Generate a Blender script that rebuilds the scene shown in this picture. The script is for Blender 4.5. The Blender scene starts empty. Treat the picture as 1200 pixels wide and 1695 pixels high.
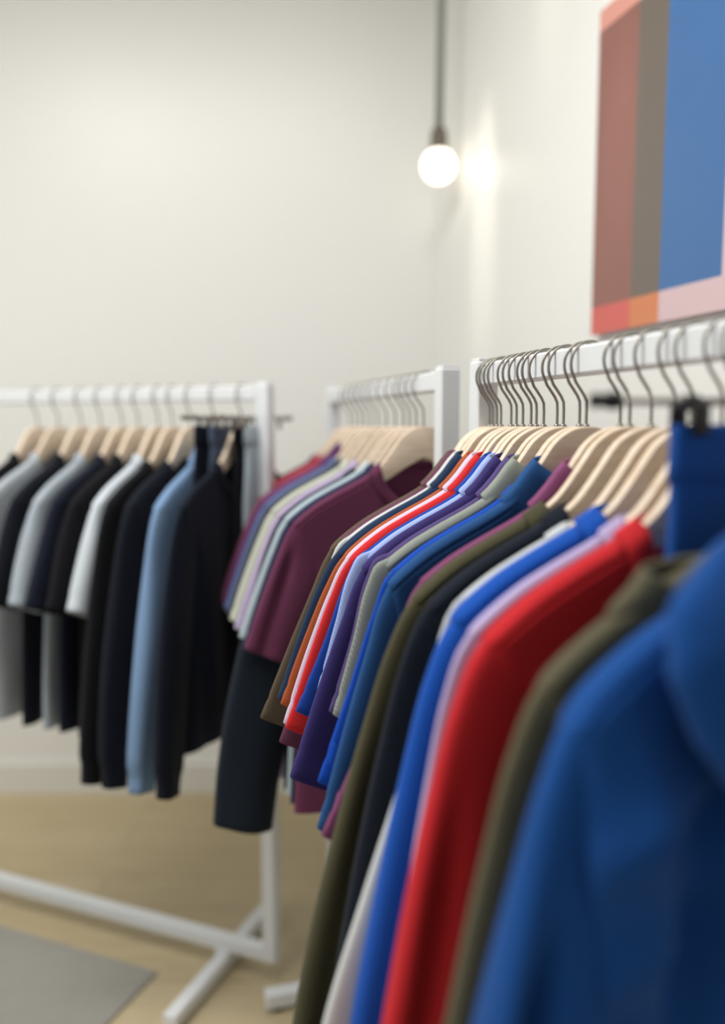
import bpy, math, random
import numpy as np
from mathutils import Vector, Matrix, noise

random.seed(7)
SC = bpy.context.scene
COL = SC.collection
R = math.radians

# ------------------------------------------------------------------ camera
CAM_H = 1.404
F_PX = 1340.0
cam_data = bpy.data.cameras.new('camera')
cam_data.sensor_fit = 'VERTICAL'
cam_data.lens = 26.0
cam_data.sensor_height = 26.0 * 1695.0 / F_PX
cam_data.sensor_width = cam_data.sensor_height * 1200 / 1695
cam_data.clip_start = 0.02
cam_data.dof.use_dof = True
cam_data.dof.focus_distance = 1.08
cam_data.dof.aperture_fstop = 26.0 / 25.5
cam = bpy.data.objects.new('camera', cam_data)
cam.location = (0, 0, CAM_H)
cam.rotation_euler = (R(90 - 6.05), 0, 0)
COL.objects.link(cam)
SC.camera = cam

# ------------------------------------------------------------------ light and exposure
SC.view_settings.view_transform = 'Standard'
SC.view_settings.look = 'None'
SC.view_settings.gamma = 1.0
SC.view_settings.use_curve_mapping = False
SC.view_settings.exposure = 0.10
world = bpy.data.worlds.new('world')
SC.world = world
world.use_nodes = True
wbg = world.node_tree.nodes['Background']
wbg.inputs[0].default_value = (0.93, 0.96, 1.0, 1)
wbg.inputs[1].default_value = 0.20


def area_light(name, loc, sx, sy, power, col=(1, 0.97, 0.92), rot=(0, 0, 0)):
    l = bpy.data.lights.new(name, 'AREA')
    l.shape = 'RECTANGLE'
    l.size = sx
    l.size_y = sy
    l.energy = power
    l.color = col
    o = bpy.data.objects.new(name, l)
    o.location = loc
    o.rotation_euler = rot
    COL.objects.link(o)
    return o


area_light('ceiling_light', (-0.78, 1.0, 3.24), 1.7, 0.4, 47, (1, 0.985, 0.955))
area_light('ceiling_light', (-1.6, 0.9, 3.24), 0.8, 0.8, 20, (1, 0.985, 0.955))
area_light('added_side_light', (-2.96, -0.6, 1.75), 1.4, 1.5, 15, (0.93, 0.97, 1.0), (0, R(-90), 0))  # added soft side light, no window here; rakes the folds and left edges



def spot(name, loc, target, power, angle, col=(1, 0.93, 0.80)):
    l = bpy.data.lights.new(name, 'SPOT')
    l.energy = power
    l.spot_size = R(angle)
    l.spot_blend = 1.0
    l.shadow_soft_size = 0.03
    l.color = col
    o = bpy.data.objects.new(name, l)
    o.location = loc
    o.rotation_euler = (Vector(target) - Vector(loc)).to_track_quat('-Z', 'Y').to_euler()
    COL.objects.link(o)
    return o


def by_wall(t, off, z):
    return (0.257 + 0.2756 * t - 0.9613 * off, 3.0 - 0.9613 * t - 0.2756 * off, z)


# unseen spots added near the ceiling to cast light pools on the right wall
spot('added_pool_spot', by_wall(0.46, 0.30, 3.22), by_wall(0.43, 0.0, 2.06), 72.0, 11.5)
spot('added_pool_spot', by_wall(0.82, 0.30, 3.22), by_wall(0.82, 0.0, 2.50), 6.0, 14)
spot('added_pool_spot', by_wall(1.20, 0.40, 3.22), by_wall(1.20, 0.0, 1.96), 26.0, 8)

# ------------------------------------------------------------------ helpers
PARTS = {}


def srgb(h):
    h = h.lstrip('#')
    out = []
    for i in (0, 2, 4):
        c = int(h[i:i + 2], 16) / 255
        out.append(c / 12.92 if c <= 0.04045 else ((c + 0.055) / 1.055) ** 2.4)
    return (out[0], out[1], out[2], 1)


def new_mat(name):
    m = bpy.data.materials.new(name)
    m.use_nodes = True
    nt = m.node_tree
    b = nt.nodes['Principled BSDF']
    return m, nt, b


def noise_mat(name, col, rough=0.6, var=0.06, scale=6.0, bump=0.0, bscale=80.0, metallic=0.0, spec=0.5, stretch=(1, 1, 1), coat=0.0):
    m, nt, b = new_mat(name)
    N, L = nt.nodes, nt.links
    tc = N.new('ShaderNodeTexCoord')
    mp = N.new('ShaderNodeMapping')
    mp.inputs['Scale'].default_value = stretch
    L.new(tc.outputs['Object'], mp.inputs['Vector'])
    nz = N.new('ShaderNodeTexNoise')
    nz.inputs['Scale'].default_value = scale
    nz.inputs['Detail'].default_value = 4
    L.new(mp.outputs[0], nz.inputs['Vector'])
    mx = N.new('ShaderNodeMix')
    mx.data_type = 'RGBA'
    c = srgb(col)
    mx.inputs[6].default_value = tuple(v * (1 - var) for v in c[:3]) + (1,)
    mx.inputs[7].default_value = tuple(min(1, v * (1 + var)) for v in c[:3]) + (1,)
    L.new(nz.outputs['Fac'], mx.inputs[0])
    L.new(mx.outputs[2], b.inputs['Base Color'])
    b.inputs['Roughness'].default_value = rough
    b.inputs['Metallic'].default_value = metallic
    b.inputs['Specular IOR Level'].default_value = spec
    b.inputs['Coat Weight'].default_value = coat
    if bump:
        n2 = N.new('ShaderNodeTexNoise')
        n2.inputs['Scale'].default_value = bscale
        n2.inputs['Detail'].default_value = 3
        L.new(tc.outputs['Object'], n2.inputs['Vector'])
        bp = N.new('ShaderNodeBump')
        bp.inputs['Strength'].default_value = bump
        bp.inputs['Distance'].default_value = 0.002
        L.new(n2.outputs['Fac'], bp.inputs['Height'])
        L.new(bp.outputs[0], b.inputs['Normal'])
    return m


FAB = {}


def fabric(col, mesh=0.0, period=0.0028, col2=None, bump=0.6):
    """knitted or woven cloth: fine thread pattern, soft sheen"""
    key = (col, mesh, period, col2)
    if key in FAB:
        return FAB[key]
    m, nt, b = new_mat('cloth_' + col.lstrip('#'))
    N, L = nt.nodes, nt.links
    tc = N.new('ShaderNodeTexCoord')
    sp = N.new('ShaderNodeSeparateXYZ')
    L.new(tc.outputs['Object'], sp.inputs[0])

    def math_(op, a, bb):
        n = N.new('ShaderNodeMath')
        n.operation = op
        for i, v in enumerate((a, bb)):
            if v is None:
                continue
            if isinstance(v, (int, float)):
                n.inputs[i].default_value = v
            else:
                L.new(v, n.inputs[i])
        return n.outputs[0]
    k = 2 * math.pi / period
    xy = math_('ADD', sp.outputs[0], sp.outputs[1])
    u = math_('ADD', xy, sp.outputs[2])
    v = math_('SUBTRACT', xy, sp.outputs[2])
    su = math_('SINE', math_('MULTIPLY', u, k), None)
    sv = math_('SINE', math_('MULTIPLY', v, k), None)
    pat = math_('MULTIPLY', su, sv)
    pat01 = math_('MULTIPLY_ADD', pat, 0.5)
    pat01.node.inputs[2].default_value = 0.5
    nz = N.new('ShaderNodeTexNoise')
    nz.inputs['Scale'].default_value = 14
    nz.inputs['Detail'].default_value = 5
    L.new(tc.outputs['Object'], nz.inputs['Vector'])
    c = srgb(col)
    mx = N.new('ShaderNodeMix')
    mx.data_type = 'RGBA'
    mx.inputs[6].default_value = tuple(x * 0.93 for x in c[:3]) + (1,)
    mx.inputs[7].default_value = tuple(min(1, x * 1.07) for x in c[:3]) + (1,)
    L.new(nz.outputs['Fac'], mx.inputs[0])
    out = mx.outputs[2]
    if mesh > 0:
        m2 = N.new('ShaderNodeMix')
        m2.data_type = 'RGBA'
        m2.inputs[7].default_value = srgb(col2) if col2 else tuple(min(1, x * 1.5 + 0.05) for x in c[:3]) + (1,)
        L.new(out, m2.inputs[6])
        f = math_('MULTIPLY', pat01, mesh)
        L.new(f, m2.inputs[0])
        out = m2.outputs[2]
    L.new(out, b.inputs['Base Color'])
    b.inputs['Roughness'].default_value = 0.88
    b.inputs['Specular IOR Level'].default_value = 0.2
    b.inputs['Sheen Weight'].default_value = 0.25
    b.inputs['Sheen Roughness'].default_value = 0.45
    b.inputs['Sheen Tint'].default_value = tuple(min(1, x * 0.6 + 0.25) for x in c[:3]) + (1,)
    bp = N.new('ShaderNodeBump')
    bp.inputs['Strength'].default_value = bump
    bp.inputs['Distance'].default_value = 0.0006
    L.new(pat01, bp.inputs['Height'])
    L.new(bp.outputs[0], b.inputs['Normal'])
    FAB[key] = m
    return m


def link(o, parent=None):
    COL.objects.link(o)
    if parent is not None:
        o.parent = parent
    return o


def mesh_obj(name, verts, faces, mat, parent=None, smooth=True, loc=(0, 0, 0)):
    me = bpy.data.meshes.new(name)
    me.from_pydata([tuple(v) for v in verts], [], faces)
    me.validate()
    me.update()
    if smooth:
        me.polygons.foreach_set('use_smooth', [True] * len(me.polygons))
    if mat:
        me.materials.append(mat)
    o = bpy.data.objects.new(name, me)
    o.location = loc
    return link(o, parent)


def empty(name, loc=(0, 0, 0), rz=0.0, label=None, cat=None, group=None):
    o = bpy.data.objects.new(name, None)
    o.empty_display_size = 0.05
    o.location = loc
    o.rotation_euler = (0, 0, rz)
    tag(o, label, cat, group)
    return link(o)


def tag(o, label=None, cat=None, group=None, kind=None):
    if label:
        o['label'] = label
    if cat:
        o['category'] = cat
    if group:
        o['group'] = group
    if kind:
        o['kind'] = kind
    return o


def copy_tree(o, parent=None):
    c = o.copy()
    COL.objects.link(c)
    if parent is not None:
        c.parent = parent
    for ch in list(o.children):
        copy_tree(ch, c)
    return c


class MB:
    """collects shapes for ONE mesh"""

    def __init__(self):
        self.v, self.f = [], []

    def add(self, v, f):
        b = len(self.v)
        self.v += [tuple(x) for x in v]
        self.f += [tuple(i + b for i in q) for q in f]
        return self

    def rings(self, rings, closed=True, cap0=True, cap1=True):
        n = len(rings[0])
        v = [p for r in rings for p in r]
        f = []
        for i in range(len(rings) - 1):
            for j in range(n if closed else n - 1):
                k = (j + 1) % n
                f.append((i * n + j, i * n + k, (i + 1) * n + k, (i + 1) * n + j))
        if cap0:
            f.append(tuple(range(n - 1, -1, -1)))
        if cap1:
            b = (len(rings) - 1) * n
            f.append(tuple(range(b, b + n)))
        return self.add(v, f)

    def tube(self, pts, r, n=10, caps=True):
        pts = [Vector(p) for p in pts]
        rr = r if isinstance(r, (list, tuple)) else [r] * len(pts)
        rings = []
        up = None
        for i, p in enumerate(pts):
            a = pts[max(0, i - 1)]
            b = pts[min(len(pts) - 1, i + 1)]
            t = (b - a).normalized()
            if up is None:
                up = t.orthogonal().normalized()
            up = (up - t * up.dot(t)).normalized()
            s = t.cross(up)
            rings.append([p + (up * math.cos(2 * math.pi * k / n) + s * math.sin(2 * math.pi * k / n)) * rr[i] for k in range(n)])
        return self.rings(rings, True, caps, caps)

    def box(self, c, half, bev=0.0, axes=None):
        """box with chamfered long edges; axes: three unit vectors"""
        ax = axes or (Vector((1, 0, 0)), Vector((0, 1, 0)), Vector((0, 0, 1)))
        c = Vector(c)
        hx, hy, hz = half
        bv = min(bev, hx * 0.45, hy * 0.45, hz * 0.45)
        if bv <= 0:
            prof = [(hx, hy), (-hx, hy), (-hx, -hy), (hx, -hy)]
            lv = [(-hz, 1.0), (hz, 1.0)]
            rings = []
            for z, s in lv:
                rings.append([c + ax[0] * x + ax[1] * y + ax[2] * z for x, y in prof])
            return self.rings(rings)
        rings = []
        for z, ins in ((-hz, bv), (-hz + bv, 0), (hz - bv, 0), (hz, bv)):
            X, Y = hx - ins, hy - ins
            p = [(X, Y - bv), (X - bv, Y), (-X + bv, Y), (-X, Y - bv), (-X, -Y + bv), (-X + bv, -Y), (X - bv, -Y), (X, -Y + bv)]
            rings.append([c + ax[0] * x + ax[1] * y + ax[2] * z for x, y in p])
        return self.rings(rings)

    def bar(self, p0, p1, w, h, bev=0.003, upv=(0, 0, 1)):
        p0, p1 = Vector(p0), Vector(p1)
        d = (p1 - p0)
        t = d.normalized()
        s = t.cross(Vector(upv)).normalized()
        u = s.cross(t)
        return self.box((p0 + p1) / 2, (w / 2, h / 2, d.length / 2), bev, (s, u, t))

    def sphere(self, c, r, nu=24, nv=14, sz=1.0):
        c = Vector(c)
        rings = []
        for i in range(nv + 1):
            th = math.pi * (0.001 + 0.998 * i / nv)
            rings.append([c + Vector((r * math.sin(th) * math.cos(2 * math.pi * k / nu), r * math.sin(th) * math.sin(2 * math.pi * k / nu), -r * sz * math.cos(th))) for k in range(nu)])
        return self.rings(rings)

    def build(self, name, mat, parent=None, smooth=True, loc=(0, 0, 0)):
        return mesh_obj(name, self.v, self.f, mat, parent, smooth, loc)


def flat(o):
    o.data.polygons.foreach_set('use_smooth', [False] * len(o.data.polygons))
    return o


def curve(pts, n):
    """smooth interpolation through 2-D points (Catmull-Rom by chord)"""
    P = np.array(pts, float)
    d = np.concatenate([[0], np.cumsum(np.linalg.norm(np.diff(P, axis=0), axis=1))])
    t = np.linspace(0, d[-1], n)
    m = np.gradient(P, d, axis=0)
    out = []
    for x in t:
        i = min(max(int(np.searchsorted(d, x)) - 1, 0), len(d) - 2)
        h = d[i + 1] - d[i]
        s = (x - d[i]) / h
        h00 = 2 * s ** 3 - 3 * s ** 2 + 1
        h10 = s ** 3 - 2 * s ** 2 + s
        h01 = -2 * s ** 3 + 3 * s ** 2
        h11 = s ** 3 - s ** 2
        out.append(h00 * P[i] + h10 * h * m[i] + h01 * P[i + 1] + h11 * h * m[i + 1])
    return out


def interp(x, pts):
    return float(np.interp(x, [p[0] for p in pts], [p[1] for p in pts]))


def sstep(a, b, x):
    t = min(max((x - a) / (b - a), 0), 1)
    return t * t * (3 - 2 * t)


# ------------------------------------------------------------------ materials
def wall_mat():
    m = noise_mat('painted_plaster', '#eeeeea', rough=0.36, var=0.012, scale=2.0, bump=0.12, bscale=60, spec=0.5)
    return m


M_WALL = wall_mat()
M_CEIL = noise_mat('ceiling_paint', '#d9d8d2', rough=0.9, var=0.01)
M_SKIRT = noise_mat('skirting_paint', '#e4e3dd', rough=0.5, var=0.01)
M_WHITE = noise_mat('white_powder_coat', '#e4e7ea', rough=0.4, var=0.01, scale=20)
M_STEEL = noise_mat('brushed_steel', '#96918a', rough=0.38, var=0.05, scale=40, metallic=0.85)
M_BLACK = noise_mat('black_rubber', '#0c0c0d', rough=0.45, var=0.1, scale=30)
M_BRASS = noise_mat('aged_socket_metal', '#6b6257', rough=0.5, var=0.08, scale=30, metallic=0.3)
M_CORD = noise_mat('grey_cord', '#8d8f88', rough=0.8, var=0.05, scale=60)
M_RUG = noise_mat('grey_rug', '#98968f', rough=0.95, var=0.08, scale=30, bump=0.4, bscale=300)


def wood_mat():
    m, nt, b = new_mat('pale_beech')
    N, L = nt.nodes, nt.links
    tc = N.new('ShaderNodeTexCoord')
    mp = N.new('ShaderNodeMapping')
    mp.inputs['Scale'].default_value = (1.2, 9, 9)
    oi = N.new('ShaderNodeObjectInfo')
    ad = N.new('ShaderNodeVectorMath')
    ad.operation = 'ADD'
    L.new(tc.outputs['Object'], ad.inputs[0])
    L.new(oi.outputs['Random'], ad.inputs[1])
    L.new(ad.outputs[0], mp.inputs['Vector'])
    nz = N.new('ShaderNodeTexNoise')
    nz.inputs['Scale'].default_value = 14
    nz.inputs['Detail'].default_value = 6
    L.new(mp.outputs[0], nz.inputs['Vector'])
    cr = N.new('ShaderNodeValToRGB')
    cr.color_ramp.elements[0].position = 0.3
    cr.color_ramp.elements[0].color = srgb('#dcc5ab')
    cr.color_ramp.elements[1].position = 0.72
    cr.color_ramp.elements[1].color = srgb('#ecdcc8')
    L.new(nz.outputs['Fac'], cr.inputs[0])
    L.new(cr.outputs[0], b.inputs['Base Color'])
    b.inputs['Roughness'].default_value = 0.42
    return m


M_WOOD = wood_mat()


def floor_mat():
    m, nt, b = new_mat('oak_boards')
    N, L = nt.nodes, nt.links
    tc = N.new('ShaderNodeTexCoord')
    br = N.new('ShaderNodeTexBrick')
    br.inputs['Scale'].default_value = 1
    br.inputs['Brick Width'].default_value = 1.6
    br.inputs['Row Height'].default_value = 0.16
    br.inputs['Mortar Size'].default_value = 0.0015
    br.inputs['Color1'].default_value = srgb('#bcab88')
    br.inputs['Color2'].default_value = srgb('#c4b493')
    br.inputs['Mortar'].default_value = srgb('#86704c')
    L.new(tc.outputs['Object'], br.inputs['Vector'])
    mp = N.new('ShaderNodeMapping')
    mp.inputs['Scale'].default_value = (1.5, 22, 1)
    L.new(tc.outputs['Object'], mp.inputs['Vector'])
    nz = N.new('ShaderNodeTexNoise')
    nz.inputs['Scale'].default_value = 4
    nz.inputs['Detail'].default_value = 5
    L.new(mp.outputs[0], nz.inputs['Vector'])
    mx = N.new('ShaderNodeMix')
    mx.data_type = 'RGBA'
    mx.blend_type = 'OVERLAY'
    mx.inputs[0].default_value = 0.25
    L.new(br.outputs['Color'], mx.inputs[6])
    L.new(nz.outputs['Fac'], mx.inputs[7])
    L.new(mx.outputs[2], b.inputs['Base Color'])
    b.inputs['Roughness'].default_value = 0.5
    return m


# ------------------------------------------------------------------ setting
DX, DY = 0.2756, -0.9613          # along the right wall and rails, towards the camera
NX, NY = -0.9613, -0.2756         # from the wall into the room
CORNER = Vector((0.257, 3.0, 0))
CEIL = 3.3
LEFT_X = -3.0
END_T = 4.6
END = CORNER + Vector((DX, DY, 0)) * END_T


def struct(o):
    return tag(o, kind='structure')


def slab(name, poly, z0, z1, mat):
    n = len(poly)
    v = [(x, y, z0) for x, y in poly] + [(x, y, z1) for x, y in poly]
    f = [tuple(range(n - 1, -1, -1)), tuple(range(n, 2 * n))]
    for i in range(n):
        j = (i + 1) % n
        f.append((i, j, n + j, n + i))
    return mesh_obj(name, v, f, mat, None, smooth=False)


room = [(LEFT_X, END.y), (END.x, END.y), (CORNER.x, 3.0), (LEFT_X, 3.0)]
struct(slab('floor', room, -0.05, 0.0, floor_mat()))
struct(slab('ceiling', room, CEIL, CEIL + 0.05, M_CEIL))
struct(slab('wall_back', [(LEFT_X - 0.1, 3.0), (CORNER.x, 3.0), (CORNER.x + 0.1, 3.1), (LEFT_X - 0.1, 3.1)], -0.05, CEIL + 0.05, M_WALL))
struct(slab('wall_right', [(CORNER.x, 3.0), (END.x, END.y), (END.x - NX * 0.1, END.y - NY * 0.1), (CORNER.x + 0.1, 3.1)], -0.05, CEIL + 0.05, M_WALL))
struct(slab('wall_left', [(LEFT_X, 3.0), (LEFT_X - 0.1, 3.0), (LEFT_X - 0.1, END.y), (LEFT_X, END.y)], -0.05, CEIL + 0.05, M_WALL))
SK = 0.015
# skirting boards meet in a mitre at the corner
mit = (CORNER.x + NX * SK + DX * (SK + (NY * SK)) / (-DY), 3.0 - SK)
o = slab('baseboard_back', [(LEFT_X, 3.0), (LEFT_X, 3.0 - SK), (mit[0] - 0.0, 3.0 - SK), (CORNER.x, 3.0)], 0, 0.115, M_SKIRT)
struct(o)
o = slab('baseboard_right', [(CORNER.x, 3.0), mit, (END.x + NX * SK, END.y + NY * SK), (END.x, END.y)], 0, 0.115, M_SKIRT)
struct(o)

# ------------------------------------------------------------------ rails: places along them
RAIL_P0 = Vector((0.146, 1.40, 0))
ROT_RIGHT = math.atan2(NY, NX)
LEFT_A = Vector((-0.246, 1.93, 0))
LEFT_E = Vector((-0.9295, 0.3688, 0))
LEFT_L = Vector((-0.3688, -0.9295, 0))
ROT_LEFT = math.atan2(LEFT_L.y, LEFT_L.x)


def right_pos(s):
    return Vector((RAIL_P0.x + DX * s, RAIL_P0.y + DY * s, CAM_H))


def left_pos(q):
    p = LEFT_A + LEFT_E * q
    return Vector((p.x, p.y, CAM_H))


# ------------------------------------------------------------------ clothes racks
RAIL_Z = CAM_H + 0.0775
RAIL_HH = 0.017


def rack(name, a, b, inset, label, foot_half=0.26):
    """a, b: ends of the rail on the plan"""
    a, b = Vector((a.x, a.y, 0)), Vector((b.x, b.y, 0))
    t = (b - a).normalized()
    n = Vector((-t.y, t.x, 0))
    rt = empty(name, ((a.x + b.x) / 2, (a.y + b.y) / 2, 0), math.atan2(t.y, t.x), label, 'clothes rack', 'white clothes racks')
    half = (b - a).length / 2
    pw = 0.034

    MB().bar((-half, 0, RAIL_Z), (half, 0, RAIL_Z), 0.028, RAIL_HH * 2).build('rail', M_WHITE, rt, False)
    for s in (-1, 1):
        p = MB().box((s * (half - pw / 2 + pw), 0, (RAIL_Z + 0.02 + 0.09) / 2), (pw / 2, pw / 2, (RAIL_Z + 0.02 - 0.09) / 2), 0.002)
        po = p.build('post', M_WHITE, rt)
        flat(po)
        c = MB().box((s * (half + pw / 2), 0, RAIL_Z + 0.022), (pw / 2 - 0.002, pw / 2 - 0.002, 0.003), 0.001).build('post_cap', M_WHITE, po)
        flat(c)
    bz = 0.075
    flat(MB().bar((-half - pw, 0, bz), (half + pw, 0, bz), 0.034, 0.034).build('base_bar', M_WHITE, rt))
    for s in (-1, 1):
        x = s * (half + pw / 2 - inset)
        f = MB()
        f.bar((x, -foot_half, 0.029), (x, foot_half, 0.029), 0.036, 0.036)
        f.box((x, 0, 0.052), (0.02, 0.02, 0.008), 0.002)
        fo = f.build('foot', M_WHITE, rt)
        flat(fo)
        for e in (-1, 1):
            MB().tube([(x, e * (foot_half - 0.03), 0), (x, e * (foot_half - 0.03), 0.012)], 0.014, 14).build('foot_pad', M_BLACK, fo)
    return rt


rack('clothes_rack', right_pos(0.164), right_pos(1.20), 0.2, 'white square-tube clothes rack carrying the polos and sweatshirts at the front')
rack('clothes_rack', right_pos(-0.02), right_pos(-0.80), 0.31, 'short white clothes rack holding the plum T-shirt, its square end post showing beside the polos', 0.25)
rack('clothes_rack', left_pos(0.0), left_pos(1.55), 0.135, 'white clothes rack with dark clothes along the back wall, its floor bar and foot showing', 0.25)

# ------------------------------------------------------------------ wooden hanger
HANG_TOP = [(0.0, 0.0), (0.012, -0.001), (0.024, -0.005), (0.041, -0.016), (0.058, -0.038), (0.072, -0.057), (0.086, -0.074),
            (0.103, -0.088), (0.13, -0.104), (0.16, -0.119), (0.19, -0.135), (0.21, -0.147), (0.222, -0.157)]
HANG_BOT = [(0.0, -0.058), (0.035, -0.076), (0.06, -0.092), (0.084, -0.107), (0.103, -0.118), (0.13, -0.131), (0.16, -0.145), (0.19, -0.160), (0.21, -0.169), (0.222, -0.171)]
_ht = curve(HANG_TOP, 60)


def hang_top(x):
    return float(np.interp(x, [p[0] for p in _ht], [p[1] for p in _ht]))


HOOK_R = 0.0267
HOOK_CX, HOOK_CZ = -0.004, 0.0735


def hook_path(z0=0.0):
    pts = [(0, 0, z0 - 0.01), (0, 0, z0), (0, 0, 0.02), (0.0005, 0, 0.03), (0.004, 0, 0.037), (0.010, 0, 0.045), (0.0155, 0, 0.052)]
    for k in range(21):
        a = R(-32 + 222 * k / 20)
        pts.append((HOOK_CX + HOOK_R * math.cos(a), 0, HOOK_CZ + HOOK_R * math.sin(a)))
    return pts


def make_hanger():
    rt = bpy.data.objects.new('wooden_hanger', None)
    COL.objects.link(rt)
    mb = MB()
    xs = [-0.226, -0.2255, -0.2235, -0.219] + [-0.212 + 0.424 * i / 72 for i in range(73)] + [0.219, 0.2235, 0.2255, 0.226]
    rings = []
    for x in xs:
        ax = abs(x)
        zt = interp(min(ax, 0.222), [(p[0], p[1]) for p in _ht])
        zb = interp(min(ax, 0.222), HANG_BOT)
        if ax > 0.212:
            sh = math.sqrt(max(0.0, 1 - ((ax - 0.212) / 0.0141) ** 2))
            m = (zt + zb) / 2
            zt, zb = m + (zt - m) * max(sh, 0.03), m + (zb - m) * max(sh, 0.03)
        th = 0.0058 - 0.0006 * ax / 0.22
        b = min(0.0028, (zt - zb) * 0.3)
        yoff = 0.0
        ring = []
        for sy, sz in ((1, 1), (-1, 1), (-1, -1), (1, -1)):
            cy, cz = sy * (th - b), (zt - b) if sz > 0 else (zb + b)
            a0 = {(1, 1): 0, (-1, 1): 90, (-1, -1): 180, (1, -1): 270}[(sy, sz)]
            for k in range(4):
                a = R(a0 + 30 * k)
                ring.append((x, yoff + cy + b * math.cos(a), cz + b * math.sin(a)))
        rings.append(ring)
    mb.rings(rings)
    mb.build('wooden_arms', M_WOOD, rt)
    hk = MB().tube(hook_path(0.0), 0.00185, 10)
    hk.sphere(hook_path()[-1], 0.0024, 10, 6)
    h = hk.build('hook', M_STEEL, rt)
    MB().tube([(0, 0, -0.0015), (0, 0, 0.0025)], [0.0048, 0.0036], 14).build('ferrule', M_STEEL, h)
    return rt


HANGER = make_hanger()
_first = [True]


def place_hanger(pos, rz, label, group):
    if _first[0]:
        h = HANGER
        _first[0] = False
    else:
        h = copy_tree(HANGER)
    h.location = pos
    h.rotation_euler = (0, 0, rz)
    tag(h, label, 'clothes hanger', group)
    return h


# ------------------------------------------------------------------ garments
SHOULDER = [(0.0, 0.004), (0.05, -0.022)] + [(x, hang_top(x) + 0.0045) for x in (0.06, 0.072, 0.086, 0.1, 0.12, 0.14, 0.16, 0.18, 0.2, 0.213)] + [(0.228, -0.156), (0.245, -0.171), (0.258, -0.190), (0.268, -0.21)]
_sh = curve(SHOULDER, 90)


def shoulder_z(x):
    return float(np.interp(x, [p[0] for p in _sh], [p[1] for p in _sh]))


def rnd(d, r):
    u = min(max(d / r, 0), 1)
    return math.sqrt(max(0, 1 - (1 - u) ** 2))


def torso(parent, mat, nx=0.092, sx=0.25, T=0.010, hz=-0.74, hw=0.25, drop=0.075, back=0.004, amp=0.004, seed=0, thick_low=1.0, seam=True, fold=None, r_edge=None, lift=0.0, name='torso'):
    """front and back panels meeting over the shoulders and down the sides"""
    shoulder_z = lambda q: globals()['shoulder_z'](q) + lift
    nz_ = shoulder_z(nx)
    sz = shoulder_z(sx)
    az = -0.40
    aw = sx - 0.02
    half = [nx * k / 8 for k in range(8)] + [nx + (sx - nx) * (1 - (1 - k / 18) ** 1.5) for k in range(19)]
    xs = [-x for x in reversed(half[1:])] + half
    near = [0, 0.0015, 0.004, 0.007, 0.0105, 0.0125, 0.0137, 0.0150, 0.017, 0.022, 0.03]
    rows = len(near) + 34
    rr = r_edge or max(0.012, T * 1.2)

    def W(z):
        return interp(-z, [(-sz, sx), (-az, aw), (-hz, hw)]) if z < sz else sx

    V, idx, F = [], {}, []

    def ztop(x, front):
        ax = abs(x)
        if ax >= nx - 1e-6:
            return shoulder_z(ax)
        e = math.sqrt(max(0, 1 - (ax / nx) ** 2))
        return nz_ - drop * e if front else nz_ + back * e

    for side in (1, -1):
        for i, x0 in enumerate(xs):
            a = x0 / sx
            zt = ztop(x0, side > 0)
            for j in range(rows):
                if j < len(near):
                    dist = near[j]
                else:
                    k = (j - len(near) + 1) / 34
                    dist = 0.03 + (zt - hz - 0.03) * k
                z = zt - dist
                x = a * W(z)
                ax = abs(x)
                if abs(x0) >= nx - 1e-6:
                    dd = dist * 0.87
                else:
                    dd = math.hypot(nx - ax, nz_ - z) if z < nz_ else nx - ax
                    dd = max(dd, 0)
                ds = max(0.0, W(z) - ax)
                low = sstep(-0.22, -0.6, z) if False else min(max((sz - z) / 0.4, 0), 1)
                tt = T * (1 + (thick_low - 1) * low)
                y = tt * min(rnd(dd, rr), rnd(ds, rr * (1 + low)))
                if seam and abs(x0) > nx + 0.004 and 4.5 <= j <= 6.5:
                    y -= 0.0017
                edge = (i in (0, len(xs) - 1)) or (j == 0 and abs(x0) >= nx - 1e-6)
                wob = 0.0
                lx = low * amp
                wob += lx * math.sin(38 * x + 3 * noise.noise((x * 5 + seed, z * 3, seed * 1.7)) + seed)
                wob += lx * 1.2 * noise.noise((x * 9 + seed * 3.1, z * 2.2, 4.2))
                yy = side * y + wob
                if fold:
                    yy += fold(x, z, side)
                if edge:
                    key = (0, i, j)
                else:
                    key = (side, i, j)
                if key not in idx:
                    idx[key] = len(V)
                    V.append((x, yy if not edge else wob + (fold(x, z, side) if fold else 0), z))
                idx[(side, i, j, 'q')] = idx[key]
        for i in range(len(xs) - 1):
            for j in range(rows - 1):
                q = [idx[(side, i, j, 'q')], idx[(side, i + 1, j, 'q')], idx[(side, i + 1, j + 1, 'q')], idx[(side, i, j + 1, 'q')]]
                if side > 0:
                    q.reverse()
                q2 = []
                for t in q:
                    if t not in q2:
                        q2.append(t)
                if len(q2) >= 3:
                    F.append(tuple(q2))
    return mesh_obj(name, V, F, mat, parent)


SHORT_O = [(0.218, -0.153), (0.240, -0.1675), (0.257, -0.188), (0.273, -0.222), (0.302, -0.295), (0.338, -0.398)]
SHORT_I = [(0.190, -0.22), (0.196, -0.26), (0.205, -0.30), (0.215, -0.34), (0.230, -0.385), (0.250, -0.436)]
LONG_O = [(0.218, -0.153), (0.240, -0.1675), (0.258, -0.190), (0.274, -0.228), (0.296, -0.31), (0.322, -0.43), (0.345, -0.56), (0.358, -0.68), (0.362, -0.775)]
LONG_I = [(0.185, -0.22), (0.192, -0.27), (0.200, -0.32), (0.210, -0.37), (0.222, -0.44), (0.238, -0.53), (0.255, -0.63), (0.272, -0.71), (0.287, -0.79)]

WIDE_I = [(0.17, -0.22), (0.176, -0.27), (0.182, -0.32), (0.190, -0.37), (0.198, -0.44), (0.210, -0.53), (0.222, -0.63), (0.235, -0.71), (0.245, -0.80)]


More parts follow.
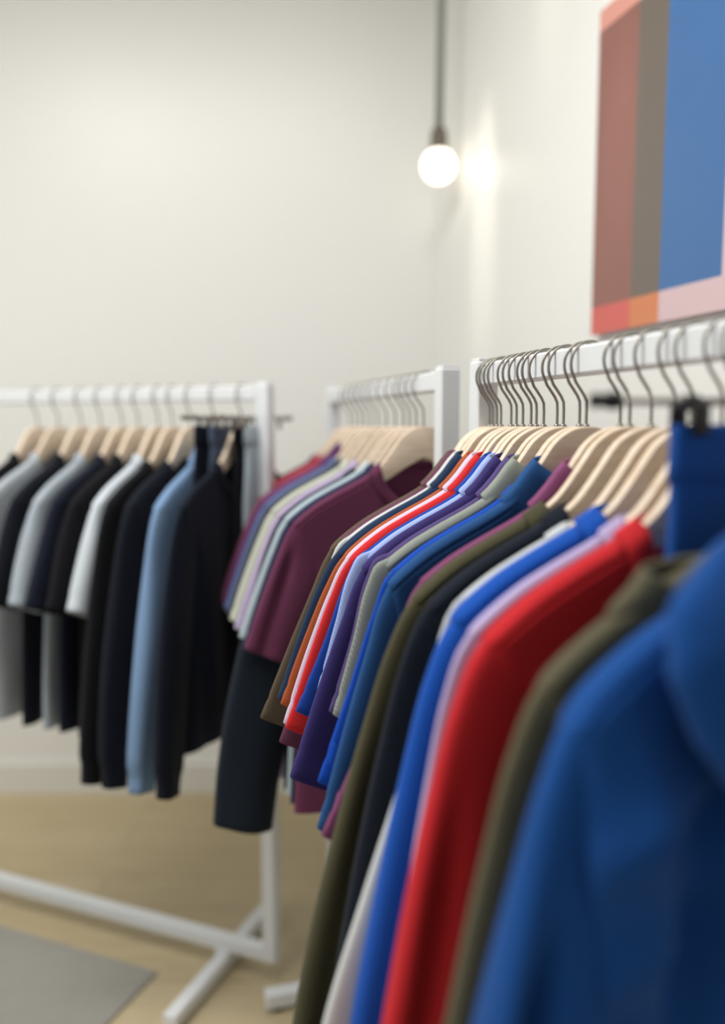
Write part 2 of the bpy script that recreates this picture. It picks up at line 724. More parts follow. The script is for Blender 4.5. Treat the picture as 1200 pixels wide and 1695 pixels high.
def sleeve(parent, mat, sgn, long=False, T=0.010, Ts=None, flare=0.0, ext=0.0, seed=0, amp=0.004, hem=True, ripple=0.10, cuff_mat=None, o_pts=None, i_pts=None, inset=0.0, cuffed=True, valley=0.0):
    O_ = o_pts or (LONG_O if long else SHORT_O)
    I_ = i_pts or (LONG_I if long else SHORT_I)

    def adj(pts):
        out = []
        n = len(pts)
        for k, (x, z) in enumerate(pts):
            u = max(0, (-z - 0.19)) / 0.25
            if inset and pts is O_:
                xx = min(x, 0.262)
                z += (shoulder_z(xx - inset) - shoulder_z(xx)) * (1 - sstep(0.17, 0.30, -z))
            out.append((x + flare * u - inset * (1 - sstep(0.30, 0.62, -z)), z - ext * max(0, (k / (n - 1) - 0.3)) / 0.7))
        return out
    n = 44 if long else 30
    O = curve(adj(O_), n)
    I = curve(adj(I_), n)
    Ts = Ts or T
    M = 32
    rings = []
    cuff = []
    for k in range(n):
        t = k / (n - 1)
        ox, oz = O[k]
        ix, iz = I[k]
        if long and cuffed:
            g = sstep(0.90, 0.945, t) * 0.22
            mx_, mz_ = (ox + ix) / 2, (oz + iz) / 2
            ox, oz = ox + (mx_ - ox) * g, oz + (mz_ - oz) * g
            ix, iz = ix + (mx_ - ix) * g, iz + (mz_ - iz) * g
        cx, cz = (ox + ix) / 2, (oz + iz) / 2
        hx, hz = (ox - ix) / 2, (oz - iz) / 2
        th = T * 0.93 + (Ts - T * 0.93) * sstep(0.1, 0.5, t)
        yo = amp * t * math.sin(4.2 * t + seed * 1.3)
        groove = 1.0
        if hem and not long and 0.885 < t < 0.925:
            groove = 0.975
        ring = []
        for m in range(M):
            a = 2 * math.pi * m / M
            c, s = math.cos(a), math.sin(a)
            c2 = math.copysign(abs(c) ** 0.85, c)
            s2 = math.copysign(abs(s) ** 0.75, s)
            if valley and s > 0:
                vd = valley * sstep(0.18, 0.4, t) * (1 + 0.25 * math.sin(5 * t + seed))
                s2 *= 1 - vd * math.exp(-((c - 0.42 + 0.25 * (t - 0.5)) / 0.20) ** 2)
            rp = 1 + ripple * t * math.sin(3 * a + seed + 2.0 * t) * abs(s)
            ring.append(((cx + hx * c2 * groove) * sgn, yo + th * s2 * rp * groove, cz + hz * c2 * groove))
        rings.append(ring)
    # turned-in hem so the opening has an edge and an inside
    last = rings[-1]
    cen = Vector((sum(p[0] for p in last) / M, sum(p[1] for p in last) / M, sum(p[2] for p in last) / M))
    up = Vector((-0.25 * sgn, 0, 0.97))
    for shrink, lift in ((0.97, -0.0006), (0.93, 0.0005), (0.88, 0.02), (0.85, 0.05)):
        rings.append([tuple(cen + (Vector(p) - cen) * shrink + up * lift) for p in last])
    mb = MB()
    if sgn < 0:
        rings = [list(reversed(r)) for r in rings]
    mb.rings(rings, True, True, False)
    return mb.build('sleeve', mat, parent)


def neck_ring(nx, drop, back, nz_):
    """closed curve round the neck: list of (x, side, z) going round"""
    def at(a):
        x = nx * math.cos(a)
        s = math.sin(a)
        z = nz_ - drop * max(0, s) if s >= 0 else nz_ + back * (-s)
        return x, s, z
    return at


def crew_rib(parent, mat, nx, drop, back, T, w=0.019, lift=0.0):
    """ribbed band that carries the shoulder and neckline on towards the neck"""
    rr = max(0.012, T * 1.2)
    nz_ = shoulder_z(nx) + lift
    n = 96
    prof = [(-0.10, 0.0012), (-0.08, 0.0022), (0.4, 0.0026), (0.90, 0.0024), (1.0, 0.0012), (0.97, -0.0004), (0.4, -0.0010)]
    rings = []
    for k in range(n):
        a = 2 * math.pi * k / n
        c, sn = math.cos(a), math.sin(a)
        ring = []
        for u, h in prof:
            rx = nx - u * w * 0.8
            x = rx * c
            side_z = shoulder_z(rx) + lift
            dr = (drop - u * w * 0.35) if sn >= 0 else -back
            z = side_z - dr * abs(sn)
            d = math.hypot(rx - abs(x), side_z - z)
            r = rnd(d, rr)
            y = math.copysign(T * r, sn)
            ny = math.copysign(r, sn)
            up = math.sqrt(max(0, 1 - r * r))
            ring.append((x + h * up * 0.5 * math.copysign(1, c), y + ny * h, z + h * up * 0.87))
        rings.append(ring)
    rings.append(rings[0])
    mb = MB()
    mb.rings(rings, True, False, False)
    return mb.build('neck_rib', mat, parent)


def polo_collar(parent, mat, T, tall=1.0, nx=0.094, drop=0.05, lean=0.0):
    """fold-over collar hugging the hanger: rises along its edge, folds over, lies on the shoulders"""
    n = 80
    # (x radius, z at the side, z drop at front, extra y)
    prof = [(0.092, -0.078, 0.050, -0.0005), (0.084, -0.068, 0.044, 0.0), (0.074, -0.054, 0.036, 0.0005), (0.0665, -0.0445 * tall, 0.030, 0.001),
            (0.0660, -0.0405 * tall, 0.028, 0.0022), (0.0690, -0.0400 * tall, 0.028, 0.0034), (0.078, -0.0495, 0.036, 0.0042), (0.090, -0.0650, 0.046, 0.0050),
            (0.101, -0.0770, 0.058, 0.0056), (0.1095, -0.0845, 0.070, 0.0058), (0.1100, -0.0865, 0.071, 0.0050), (0.107, -0.0855, 0.069, 0.0040)]
    rings = []
    for k in range(n):
        a = 2 * math.pi * k / n
        c, s = math.cos(a), math.sin(a)
        ring = []
        for q, (rx, z, dr, ey) in enumerate(prof):
            x = rx * math.copysign(abs(c) ** 0.8, c)
            y = (T * 0.92 + ey) * math.copysign(abs(s) ** 0.55, s)
            fr = max(0, s)
            zz = z - dr * fr ** 1.5 * 0.8 + max(0, -s) * 0.008
            # keep the collar just above the hanger edge at the sides
            ring.append((x, y, zz))
        rings.append(ring)
    rings.append(rings[0])
    mb = MB()
    mb.rings(rings, False, False, False)
    return mb.build('collar', mat, parent)


def stand_collar(parent, mat, T, h=0.05, nx=0.1):
    n = 72
    nz_ = shoulder_z(nx)
    prof = [(nx + 0.004, nz_ + 0.001, 0.002), (nx - 0.004, nz_ + h * 0.3, 0.005), (nx - 0.014, nz_ + h * 0.6, 0.007), (nx - 0.022, nz_ + h, 0.008), (nx - 0.025, nz_ + h + 0.003, 0.006), (nx - 0.028, nz_ + h, 0.003), (nx - 0.022, nz_ + h * 0.6, 0.002), (nx - 0.010, nz_ + h * 0.12, 0.0)]
    rings = []
    for k in range(n):
        a = 2 * math.pi * k / n
        c, s = math.cos(a), math.sin(a)
        rings.append([(rx * math.copysign(abs(c) ** 0.85, c), (T + ey) * math.copysign(abs(s) ** 0.6, s), z - 0.03 * max(0, s) ** 1.5 + 0.008 * max(0, -s)) for rx, z, ey in prof])
    rings.append(rings[0])
    mb = MB()
    mb.rings(rings, False, False, False)
    return mb.build('collar', mat, parent)


def hood(parent, mat, T, y0):
    """an empty hood fallen over the side that faces the camera"""
    rows = 30
    M = 40
    rings = []
    for k in range(rows):
        t = k / (rows - 1)
        z = -0.050 - 0.255 * t
        w = interp(t, [(0, 0.098), (0.10, 0.140), (0.25, 0.170), (0.4, 0.176), (0.6, 0.155), (0.8, 0.115), (0.93, 0.06), (1, 0.012)])
        dep = interp(t, [(0, 0.010), (0.12, 0.022), (0.3, 0.032), (0.6, 0.036), (0.85, 0.026), (1, 0.006)])
        ring = []
        for m in range(M):
            a = 2 * math.pi * m / M
            c, s = math.cos(a), math.sin(a)
            x = 0.045 * min(1, 0.35 + t * 3) * (1 - 0.4 * t) + w * math.copysign(abs(c) ** 0.9, c)
            cy = y0 + interp(t, [(0, 0.004), (0.15, 0.018), (0.35, 0.032), (1, 0.034)])
            y = cy + dep * math.copysign(abs(s) ** 0.85, s)
            if s > 0:
                y += 0.006 * math.sin(26 * x + 4 * t) * min(1, t * 3) * s
            ring.append((x, y, z + 0.03 * (abs(x) / 0.17) ** 2 * (1 - t) * 0.0))
        rings.append(ring)
    mb = MB()
    mb.rings(rings, True, True, True)
    h = mb.build('hood', mat, parent)
    # rolled neck edge of the hood over the hanger
    n = 60
    pr = []
    for k in range(n + 1):
        a = 2 * math.pi * k / n
        c, s = math.cos(a), math.sin(a)
        ring = []
        for q in range(10):
            b = 2 * math.pi * q / 10
            rx = 0.094 + 0.012 * math.cos(b)
            ring.append((rx * math.copysign(abs(c) ** 0.85, c), (T + 0.006 + 0.005 * math.cos(b)) * math.copysign(abs(s) ** 0.6, s), -0.062 + 0.017 * math.sin(b) - 0.012 * math.cos(b) - 0.02 * max(0, s)))
        pr.append(ring)
    mb = MB()
    mb.rings(pr, True, False, False)
    mb.build('hood_edge', mat, h)
    return h


def place(root, pos, rz):
    root.location = pos
    root.rotation_euler = (0, 0, rz)


def garment(kind, pos, rz, col, label, group, T=0.009, seed=0, mesh=0.0, col2=None, flare=0.0, ext=0.0, Ts=None, collar_col=None, hz=None, period=0.0028, sx=0.25, rib_col=None, inset=0.0, lift=0.0, cuffed=True, nx=None, folds=0.25, valley=0.0, wide=False):
    sx -= inset
    if inset:
        lift -= 0.0012
    if kind == 'polo' and not mesh:
        c_ = [int(int(col[i:i + 2], 16) * 0.68) for i in (1, 3, 5)]
        mesh, col2 = 0.45, '#%02x%02x%02x' % tuple(c_)
    mat = fabric(col, mesh, period, col2)
    nm = {'polo': 'polo_shirt', 'tee': 't_shirt', 'sweat': 'sweatshirt', 'shirt': 'long_sleeved_shirt', 'jacket': 'jacket', 'hoodie': 'hooded_sweatshirt'}[kind]
    cat = {'polo': 'polo shirt', 'tee': 'T-shirt', 'sweat': 'sweatshirt', 'shirt': 'shirt', 'jacket': 'jacket', 'hoodie': 'hoodie'}[kind]
    rt = empty(nm, pos, rz, label, cat, group)
    cm = fabric(collar_col or col, mesh if not collar_col else 0.0, period, col2 if not collar_col else None)
    if kind == 'polo':
        torso(rt, mat, nx=0.094, T=T, drop=0.05, hz=hz or -0.72, seed=seed, sx=sx, lift=lift)
        polo_collar(rt, cm, T)
    elif kind == 'tee':
        torso(rt, mat, nx=0.10, T=T, drop=0.085, hz=hz or -0.72, seed=seed, sx=sx, lift=lift)
        crew_rib(rt, cm, 0.10, 0.085, 0.004, T, 0.018, lift)
    elif kind in ('sweat',):
        nn = nx or 0.122
        k = folds

        def fold(x, z, side):
            ax = abs(x)
            low = sstep(-0.17, -0.34, z)
            f = k * 0.012 * low * math.sin(34 * ax + 4.0 * z + 0.9 + seed)
            f += k * 0.008 * math.exp(-((ax - 0.185 - 0.10 * (z + 0.3)) / 0.018) ** 2) * sstep(-0.2, -0.28, z)
            f -= k * 0.012 * math.exp(-((ax - 0.215 - 0.06 * (z + 0.3)) / 0.016) ** 2) * sstep(-0.2, -0.3, z)
            return f * (1 if side > 0 else 0.5)
        torso(rt, mat, nx=nn, T=T, drop=0.085, hz=hz or -0.72, seed=seed, sx=sx, thick_low=1.2, lift=lift, fold=fold if k else None)
        crew_rib(rt, cm, nn, 0.085, 0.004, T, 0.026, lift)
    elif kind == 'shirt':
        torso(rt, mat, nx=0.094, T=T, drop=0.05, hz=hz or -0.76, seed=seed, sx=sx, lift=lift)
        polo_collar(rt, cm, T)
    elif kind == 'jacket':
        torso(rt, mat, nx=0.10, T=T, drop=0.03, hz=hz or -0.74, seed=seed, sx=sx + 0.004, thick_low=1.2)
        stand_collar(rt, cm, T, 0.028, 0.196)
        zp = [(0.0, T + 0.0008, -0.16 - 0.57 * k / 12) for k in range(13)]
        z = MB().tube(zp, 0.0028, 8).build('zip', M_BLACK, rt)
    elif kind == 'hoodie':
        def fold(x, z, side):
            ax = abs(x)
            low = sstep(-0.17, -0.34, z)
            f = 0.016 * low * math.sin(32 * ax + 5.5 * z + 1.2)
            f += 0.018 * math.exp(-((ax - 0.205 - 0.10 * (z + 0.3)) / 0.022) ** 2) * sstep(-0.16, -0.27, z)
            f -= 0.014 * math.exp(-((ax - 0.155 + 0.22 * (z + 0.3)) / 0.020) ** 2) * sstep(-0.17, -0.28, z)
            f += 0.012 * math.exp(-(((z + 0.235) + 0.55 * (ax - 0.17)) / 0.018) ** 2) * sstep(0.08, 0.15, ax)
            f += 0.010 * math.exp(-(((z + 0.30) + 0.75 * (ax - 0.15)) / 0.020) ** 2) * sstep(0.05, 0.12, ax)
            f += 0.010 * noise.noise((ax * 9, z * 5, 2.3)) * low
            return f * (1 if side > 0 else 0.6)
        torso(rt, mat, nx=0.105, T=T, drop=0.03, hz=hz or -0.74, seed=seed, sx=0.262, thick_low=1.5, fold=fold, amp=0.003, r_edge=0.024)
        hood(rt, mat, T, T * 0.6)
    long = kind in ('sweat', 'shirt', 'jacket', 'hoodie')
    for sgn in (1, -1):
        sleeve(rt, mat, sgn, long, T, Ts, flare, ext, seed + (0 if sgn > 0 else 2), amp=0.004 if not long else 0.006, ripple=0.12 if not long else 0.2, inset=inset, cuffed=cuffed, valley=valley, i_pts=WIDE_I if wide else None)
    return rt


# ---- clip hangers and trousers
def make_clip_hanger():
    rt = bpy.data.objects.new('clip_hanger', None)
    COL.objects.link(rt)
    bz = 0.020
    MB().tube([(-0.172, 0, bz), (0.172, 0, bz)], 0.0034, 12).build('bar', M_STEEL, rt)
    hk = MB().tube([(0, 0, bz)] + hook_path(0.022)[2:], 0.0019, 10)
    hk.tube([(0, 0, bz - 0.004), (0, 0, bz + 0.006)], 0.004, 12)
    hk.build('hook', M_STEEL, rt)
    for s in (-1, 1):
        m = MB()
        m.tube([(s * 0.180, 0, bz), (s * 0.1785, 0, bz), (s * 0.1755, 0, bz), (s * 0.172, 0, bz), (s * 0.169, 0, bz)], [0.001, 0.0052, 0.0066, 0.0058, 0.0042], 14)
        m.build('end_cap', M_BLACK, rt)
        m = MB()
        m.tube([(s * 0.169, 0, bz), (s * 0.167, 0, bz), (s * 0.163, 0, bz), (s * 0.157, 0, bz), (s * 0.1535, 0, bz), (s * 0.1525, 0, bz)], [0.0042, 0.0060, 0.0072, 0.0072, 0.0060, 0.004], 14)
        m.build('stopper', M_BLACK, rt)
        c = MB()
        cx = s * 0.088
        for sy in (1, -1):
            c.box((cx, sy * 0.0140, 0.005), (0.008, 0.0018, 0.0125), 0.0012)
        c.tube([(cx - 0.007, 0, bz), (cx + 0.007, 0, bz)], 0.0055, 12)
        c.box((cx, 0, 0.014), (0.006, 0.0138, 0.002), 0.001)
        c.build('clip', M_BLACK, rt)
    return rt


CLIP = make_clip_hanger()
_cf = [True]


def place_clip(pos, rz, label, group, steel=False):
    if _cf[0]:
        h = CLIP
        _cf[0] = False
    else:
        h = copy_tree(CLIP)
    place(h, pos, rz)
    tag(h, label, 'clothes hanger', group)
    if steel:
        for ch in h.children:
            if not ch.name.startswith(('bar', 'hook')):
                ch.data = ch.data.copy()
                ch.data.materials[0] = M_STEEL
    return h


def trousers(pos, rz, col, label, group, length=0.72, hw=0.103, T=0.011, seed=0):
    mat = fabric(col)
    rt = empty('trousers', pos, rz, label, 'trousers', group)

    def ring(cx, w, t, z, yo=0.0, M=36, rip=0.0):
        out = []
        for m in range(M):
            a = 2 * math.pi * m / M
            c, s = math.cos(a), math.sin(a)
            out.append((cx + w * math.copysign(abs(c) ** 0.7, c), yo + t * math.copysign(abs(s) ** 0.6, s) * (1 + rip * math.sin(5 * a + seed)), z))
        return out
    wb = []
    for z, w, t in ((-0.046, hw + 0.000, T), (-0.0445, hw + 0.0025, T + 0.0018), (-0.03, hw + 0.002, T + 0.002), (-0.006, hw + 0.001, T + 0.0018), (0.0, hw, T + 0.001), (0.0015, hw - 0.002, T - 0.001), (-0.002, hw - 0.004, T - 0.003), (-0.04, hw - 0.005, T - 0.003)):
        wb.append(ring(0, w, t, z))
    MB().rings(wb, True, False, False).build('waistband', mat, rt)
    hips = []
    for k in range(16):
        z = -0.042 - 0.25 * k / 15
        hips.append(ring(0, hw + 0.012 * k / 15, T * (1 + 0.25 * k / 15), z, 0.002 * math.sin(k * 0.5 + seed), rip=0.06 * k / 15))
    MB().rings(hips, True, False, True).build('seat', mat, rt)
    for s in (1, -1):
        leg = []
        for k in range(20):
            t = k / 19
            z = -0.28 - (length - 0.28) * t
            w = 0.058 - 0.010 * t
            leg.append(ring(s * (hw + 0.012 - w - 0.001 + 0.004 * t), w, T * 1.25, z, 0.004 * math.sin(3 * t + seed + s), rip=0.12))
        leg.append(ring(s * (hw + 0.012 - 0.048 + 0.003), 0.045, T, -length + 0.002))
        leg.append(ring(s * (hw + 0.012 - 0.048 + 0.003), 0.043, T * 0.9, -length + 0.04))
        MB().rings(leg, True, True, False).build('leg', mat, rt)
    return rt


# ------------------------------------------------------------------ right-hand front rail, far to near
G1P = 'polo shirts on the front rail'
G1S = 'sweatshirts on the front rail'
H1 = 'wooden hangers on the front rail'
# kind, s, colour, label tail, hanger tail, options
FRONT = [
    ('polo', 0.170, '#6a5d4c', 'khaki brown polo shirt at the far end of the front rail, beside the plum T-shirt', 'khaki brown polo', dict(flare=0.020, ext=0.025, T=0.0068)),
    ('polo', 0.1965, '#e3e6e4', 'white polo shirt with only a strip of collar showing behind the dark navy polo', 'white polo', dict(ext=-0.02, inset=0.016, T=0.0066)),
    ('polo', 0.2095, '#24395a', 'dark slate navy polo shirt with stitched shoulder seam, beside the plum T-shirt', 'dark navy polo', dict(ext=-0.02, T=0.011)),
    ('polo', 0.181, '#75425f', 'dusky plum polo shirt hidden behind the dark navy one, only its sleeve end showing', 'hidden plum polo', dict(ext=0.06, flare=0.004, inset=0.016, T=0.0068)),
    ('polo', 0.243, '#b45b33', 'rust orange polo shirt between the dark navy and pale lilac ones', 'rust orange polo', dict(ext=-0.02)),
    ('polo', 0.2595, '#cdb4d6', 'pale lilac mesh-knit polo shirt right behind the bright red polo', 'pale lilac polo', dict(mesh=0.6, col2='#f6f0f6', ext=0.0)),
    ('polo', 0.279, '#dc2b2f', 'bright red polo shirt with short hemmed sleeve', 'bright red polo', dict(T=0.011)),
    ('polo', 0.303, '#1d49ac', 'royal blue polo shirt squeezed between the red and pale blue polos', 'royal blue polo', dict(ext=-0.03, inset=0.012)),
    ('polo', 0.318, '#8ba4e2', 'pale blue mesh-knit polo shirt behind the dark purple one', 'pale blue polo', dict(mesh=0.6, col2='#cbd8fa', ext=-0.06, inset=0.010, flare=-0.034)),
    ('polo', 0.338, '#3b3170', 'dark purple textured polo shirt with buttonless collar and hemmed sleeve', 'dark purple polo', dict(ext=0.04, flare=0.008, T=0.011)),
    ('polo', 0.373, '#5b4b82', 'dull violet polo shirt showing as a thin edge behind the grey mesh one', 'dull violet polo', dict(ext=-0.05, inset=0.016, flare=-0.03)),
    ('polo', 0.389, '#6f766f', 'grey-green mesh-knit polo shirt with pale flecks', 'grey-green mesh polo', dict(mesh=0.7, col2='#c0c6bc', ext=-0.05, inset=0.012, flare=-0.036, T=0.010)),
    ('tee', 0.427, '#1550c0', 'vivid blue T-shirt with its sleeve hanging just behind the steel blue polo', 'vivid blue T-shirt', dict(flare=0.0, ext=0.01, inset=0.012, T=0.0068)),
    ('polo', 0.442, '#27568f', 'steel blue polo shirt with turned-up collar, nearest blue polo', 'steel blue polo', dict(ext=0.055, flare=-0.004, T=0.011)),
    ('polo', 0.512, '#93517c', 'mauve pink polo shirt hemmed low, beside the olive sweatshirt', 'mauve pink polo', dict(ext=0.035, flare=0.020, inset=0.016, T=0.0075)),
    ('sweat', 0.530, '#4d4a36', 'dark olive crew-neck sweatshirt with long sleeve, farthest of the long-sleeved tops', 'dark olive sweatshirt', dict(T=0.013, Ts=0.018, flare=0.014, valley=0.7)),
    ('sweat', 0.568, '#141b28', 'black-navy crew-neck sweatshirt between the olive and bright blue ones', 'black-navy sweatshirt', dict(T=0.013, Ts=0.016)),
    ('sweat', 0.6065, '#dfe3e2', 'white long-sleeved sweatshirt seen as a pale strip low behind the bright blue one', 'white sweatshirt', dict(T=0.0070, Ts=0.009, flare=0.017, inset=0.020, nx=0.14, folds=0)),
    ('sweat', 0.633, '#1653b4', 'bright blue crew-neck sweatshirt behind the lilac and red ones', 'bright blue sweatshirt', dict(T=0.018, Ts=0.020, lift=0.004)),
    ('sweat', 0.674, '#c4b6e0', 'thin lilac sweatshirt edge showing directly behind the red sweatshirt', 'lilac sweatshirt', dict(T=0.008, Ts=0.009, folds=0, flare=-0.016)),
    ('sweat', 0.697, '#c9262d', 'red crew-neck sweatshirt with long sleeve and open round neck', 'red sweatshirt', dict(T=0.016, Ts=0.024, folds=1.2, valley=0.85)),
    ('jacket', 0.810, '#5d5945', 'olive grey stand-collar jacket directly behind the blue hoodie', 'olive grey jacket', dict(T=0.013, Ts=0.014)),
    ('hoodie', 0.848, '#154c93', 'blue hooded sweatshirt, nearest garment, filling the lower right corner', 'blue hoodie', dict(T=0.020, Ts=0.040, valley=0.95)),
]
for n, (kind, s, col, lab, hl, op) in enumerate(FRONT):
    pos = right_pos(s)
    rz = ROT_RIGHT + R(random.uniform(-1.2, 1.2))
    op.setdefault('T', 0.0088)
    garment(kind, pos, rz, col, lab, G1P if kind in ('polo', 'tee') else G1S, seed=n * 1.37, **op)
    place_hanger(pos, rz, 'pale wooden hanger with steel hook holding the ' + hl, H1)

pp = right_pos(0.742)
rz = ROT_RIGHT
place_clip(pp, rz, 'steel bar hanger with black end knobs and clips, nearest on the front rail', 'clip hangers')
trousers(pp, rz, '#1b4f9e', 'blue trousers hanging by the waistband from black clips behind the hoodie', 'clipped trousers', length=0.95)

# ------------------------------------------------------------------ second rail, near to far
G2 = 'tops on the short rail'
H2 = 'wooden hangers on the short rail'
SECOND = [
    ('tee', -0.118, '#66324f', 'plum T-shirt at the near end of the short rail, sleeve and neck in full view', 'plum T-shirt', dict(T=0.012, Ts=0.019, valley=0.6)),
    ('tee', -0.158, '#26304c', 'dark navy T-shirt just behind the plum T-shirt', 'dark navy T-shirt', dict(T=0.010, ext=0.01)),
    ('tee', -0.196, '#b9c9d2', 'pale ice blue T-shirt second behind the plum T-shirt', 'ice blue T-shirt', dict(T=0.009)),
    ('sweat', -0.232, '#17202c', 'black long-sleeved sweatshirt whose sleeve hangs lowest on the short rail', 'black sweatshirt', dict(T=0.011, Ts=0.030, flare=0.012, cuffed=False, wide=True)),
    ('tee', -0.285, '#b9aacb', 'soft lilac T-shirt in the middle of the short rail', 'soft lilac T-shirt', dict(T=0.011, Ts=0.013)),
    ('tee', -0.345, '#c6cabb', 'pale sage T-shirt with light sleeve end, behind the lilac one', 'pale sage T-shirt', dict(T=0.012, Ts=0.015)),
    ('tee', -0.405, '#4a4b52', 'charcoal grey T-shirt between pale sage and slate blue ones', 'charcoal T-shirt', dict(T=0.012)),
    ('tee', -0.455, '#5b6c96', 'slate blue T-shirt toward the far end of the short rail', 'slate blue T-shirt', dict(T=0.012)),
    ('polo', -0.505, '#6d3f70', 'purple polo shirt with raised collar on the short rail', 'purple polo', dict(T=0.011)),
    ('tee', -0.550, '#7b4459', 'dusty maroon T-shirt near the far end of the short rail', 'dusty maroon T-shirt', dict(T=0.012)),
    ('tee', -0.600, '#b23a44', 'crimson T-shirt second from the far end of the short rail', 'crimson T-shirt', dict(T=0.012)),
    ('tee', -0.650, '#7a4a5e', 'rose brown T-shirt at the far end of the short rail', 'rose brown T-shirt', dict(T=0.012)),
]
for n, (kind, s, col, lab, hl, op) in enumerate(SECOND):
    pos = right_pos(s)
    rz = ROT_RIGHT + R(random.uniform(-2, 2))
    garment(kind, pos, rz, col, lab, G2, seed=n * 2.11 + 0.5, **op)
    place_hanger(pos, rz, 'pale wooden hanger with steel hook holding the ' + hl, H2)

# ------------------------------------------------------------------ rail along the back wall, right to left
G3 = 'tops on the back rail'
H3 = 'wooden hangers on the back rail'
GT = 'clipped trousers'
for q, col, lab, hl, ln, hw in (
        (0.004, '#aebcc6', 'pale blue-grey trousers clipped at the right end of the back rail', 'pale blue-grey trousers', 0.60, 0.055),
        (0.024, '#0d1018', 'black trousers clipped beside the pale pair at the right end of the back rail', 'black clipped trousers', 0.72, 0.070),
        (0.072, '#525d74', 'slate grey trousers clipped on the back rail above the midnight blue sweatshirt', 'slate grey trousers', 0.66, 0.098),
        (0.094, '#0f1424', 'midnight navy trousers clipped nearest the blue shirt on the back rail', 'midnight navy trousers', 0.70, 0.125)):
    pos = left_pos(q)
    place_clip(pos, ROT_LEFT, 'steel clip hanger holding the ' + hl, 'clip hangers', True)
    trousers(pos, ROT_LEFT, col, lab, GT, length=ln, hw=hw, seed=q * 30)
BACK = [
    ('sweat', 0.047, '#0d1322', 'midnight blue sweatshirt between the clipped trousers, rightmost top on the back rail', 'midnight blue sweatshirt', dict(T=0.010, Ts=0.018, folds=0.4)),
    ('shirt', 0.122, '#7d9bc0', 'light blue long-sleeved shirt whose sleeve hangs low on the back rail', 'light blue shirt', dict(T=0.013, Ts=0.024)),
    ('sweat', 0.190, '#0e1320', 'dark navy sweatshirt left of the light blue shirt on the back rail', 'dark navy back-rail sweatshirt', dict(T=0.016, Ts=0.022)),
    ('sweat', 0.242, '#090b11', 'black sweatshirt just behind the navy one, right of the white T-shirt on the back rail', 'black back-rail sweatshirt', dict(T=0.014, Ts=0.020)),
    ('tee', 0.285, '#cfd7df', 'white short-sleeved T-shirt bright among the dark clothes on the back rail', 'white back-rail T-shirt', dict(T=0.014, Ts=0.022)),
    ('tee', 0.345, '#0c0d13', 'black T-shirt between the white T-shirt and the navy one on the back rail', 'black back-rail T-shirt', dict(T=0.015, Ts=0.02)),
    ('tee', 0.395, '#131829', 'navy T-shirt between the black and pale grey ones on the back rail', 'navy back-rail T-shirt', dict(T=0.015, Ts=0.02)),
    ('tee', 0.462, '#a9b3bd', 'pale grey T-shirt between the navy and dark indigo ones on the back rail', 'pale grey back-rail T-shirt', dict(T=0.014, Ts=0.022)),
    ('tee', 0.525, '#0f121d', 'dark indigo T-shirt left of the pale grey one on the back rail', 'dark indigo back-rail T-shirt', dict(T=0.015, Ts=0.02)),
    ('tee', 0.60, '#b4bcc3', 'pale grey T-shirt left of the dark indigo one on the back rail', 'farthest left pale T-shirt', dict(T=0.014, Ts=0.022)),
    ('tee', 0.67, '#0e0f17', 'black T-shirt half outside the picture at the left of the back rail', 'half-hidden black T-shirt', dict(T=0.014, Ts=0.022)),
]
for n, (kind, q, col, lab, hl, op) in enumerate(BACK):
    pos = left_pos(q)
    rz = ROT_LEFT + R(random.uniform(-3, 3))
    garment(kind, pos, rz, col, lab, G3, seed=n * 1.9 + 3, **op)
    place_hanger(pos, rz, 'wooden hanger with steel hook holding the ' + hl, H3)

# ------------------------------------------------------------------ pendant lamp
bx, by, bz = 0.244, 2.70, CAM_H + 0.830
pl = empty('pendant_lamp', (bx, by, bz), 0, 'bare round bulb glowing on a hanging cord near the corner', 'lamp')
m_bulb, nt, b = new_mat('glowing_opal_glass')
b.inputs['Base Color'].default_value = (0.9, 0.88, 0.84, 1)
b.inputs['Emission Color'].default_value = (1.0, 0.90, 0.74, 1)
b.inputs['Emission Strength'].default_value = 2.4
MB().sphere((0, 0, 0), 0.054, 32, 20).build('bulb', m_bulb, pl)
sk = MB().tube([(0, 0, 0.046), (0, 0, 0.054), (0, 0, 0.088), (0, 0, 0.113), (0, 0, 0.123)], [0.020, 0.027, 0.027, 0.022, 0.008], 20)
sk.build('socket', M_BRASS, pl)
MB().tube([(0, 0, 0.118), (0.004, 0, 0.5), (0.006, 0, CEIL - bz - 0.02)], 0.013, 12).build('cord', M_CORD, pl)
MB().tube([(0.006, 0, CEIL - bz - 0.03), (0.006, 0, CEIL - bz)], [0.035, 0.05], 24).build('ceiling_rose', M_WHITE, pl)

# ------------------------------------------------------------------ artwork on the right-hand wall
def wall_pt(t, off, z):
    p = CORNER + Vector((DX, DY, 0)) * t + Vector((NX, NY, 0)) * off
    return Vector((p.x, p.y, z))


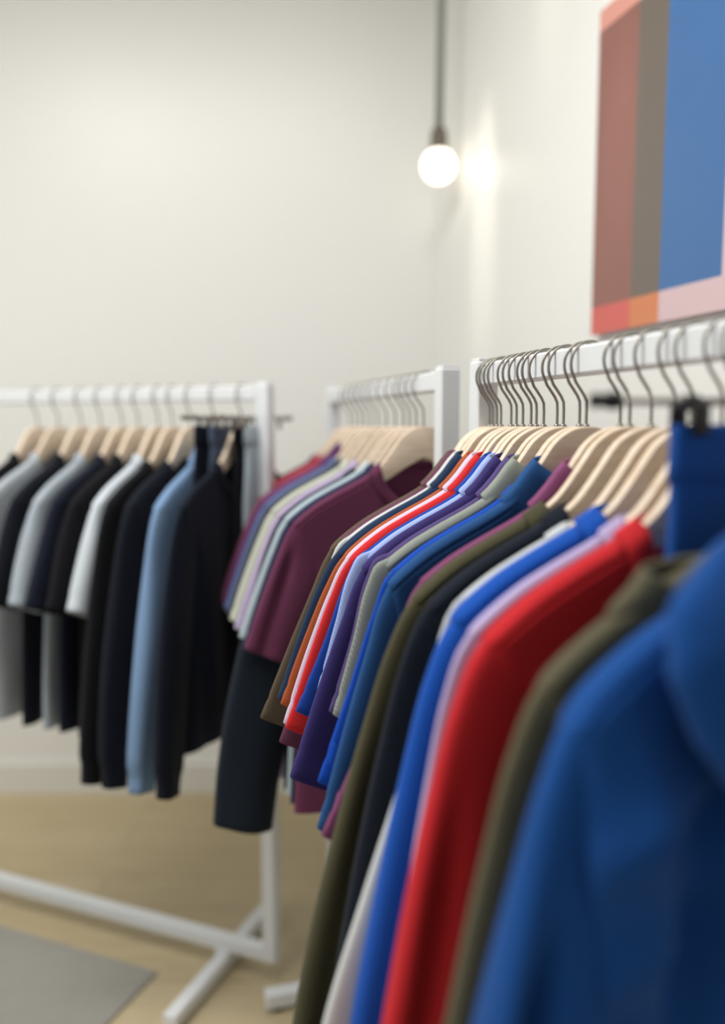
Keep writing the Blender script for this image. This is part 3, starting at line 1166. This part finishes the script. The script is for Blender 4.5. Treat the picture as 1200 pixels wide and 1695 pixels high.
T0, T1 = 1.10, 1.86
Z0, Z1 = CAM_H + 0.212, CAM_H + 0.93
art = empty('wall_picture', wall_pt((T0 + T1) / 2, 0, Z0), math.atan2(DY, DX), 'large colour-block picture with blue panel hung on the right wall', 'picture')
MC = {k: noise_mat('paint_' + k, h, rough=0.35, var=0.03, scale=12) for k, h in dict(
    red='#d2665e', orange='#d3845a', pink='#d6bcc0', brown='#90625a', taupe='#71675f', blue='#446fa5', salmon='#d99a8c', cream='#dcd8c4').items()}
hw_ = (T1 - T0) / 2
body = MB()
body.box((0, -0.0125, (Z1 - Z0) / 2), (hw_, 0.0115, (Z1 - Z0) / 2), 0.0)
co = flat(body.build('canvas', MC['pink'], art))


def painted(parent, grid_x, grid_z, cols):
    """one painted face: a grid of quads with their own paint"""
    V, F, mi = [], [], []
    names = []
    for i in range(len(grid_x) - 1):
        for j in range(len(grid_z) - 1):
            b0 = len(V)
            for x, z in ((grid_x[i], grid_z[j]), (grid_x[i + 1], grid_z[j]), (grid_x[i + 1], grid_z[j + 1]), (grid_x[i], grid_z[j + 1])):
                V.append((x, -0.0245, z))
            F.append((b0, b0 + 1, b0 + 2, b0 + 3))
            c = cols[j][i]
            if c not in names:
                names.append(c)
            mi.append(names.index(c))
    o = mesh_obj('painted_face', V, F, None, parent, smooth=False)
    for c in names:
        o.data.materials.append(MC[c])
    o.data.polygons.foreach_set('material_index', mi)
    return o


painted(art, [-hw_, 1.252 - T0 - hw_, 1.352 - T0 - hw_, 1.535 - T0 - hw_, hw_], [0, 0.062, 0.672, Z1 - Z0],
        [['red', 'orange', 'pink', 'pink'], ['brown', 'taupe', 'blue', 'pink'], ['salmon', 'cream', 'cream', 'cream']])

# ------------------------------------------------------------------ rug
def left_frame(q, d, z):
    p = LEFT_A + LEFT_E * q + LEFT_L * d
    return (p.x, p.y, z)


rg = MB()
rp = [left_frame(0.27, 0.085, 0), left_frame(2.0, 0.085, 0), left_frame(2.0, 1.6, 0), left_frame(0.27, 1.6, 0)]
cen = sum((Vector(p) for p in rp), Vector()) / 4
rings = []
for sc_, z in ((1.0, 0.0), (1.0, 0.005), (0.996, 0.008)):
    rings.append([cen + (Vector((p[0], p[1], 0)) - cen) * sc_ + Vector((0, 0, z)) for p in rp])
rg.rings(rings)
tag(flat(rg.build('rug', M_RUG)), 'flat grey rug on the wooden floor in front of the back rail', 'rug')
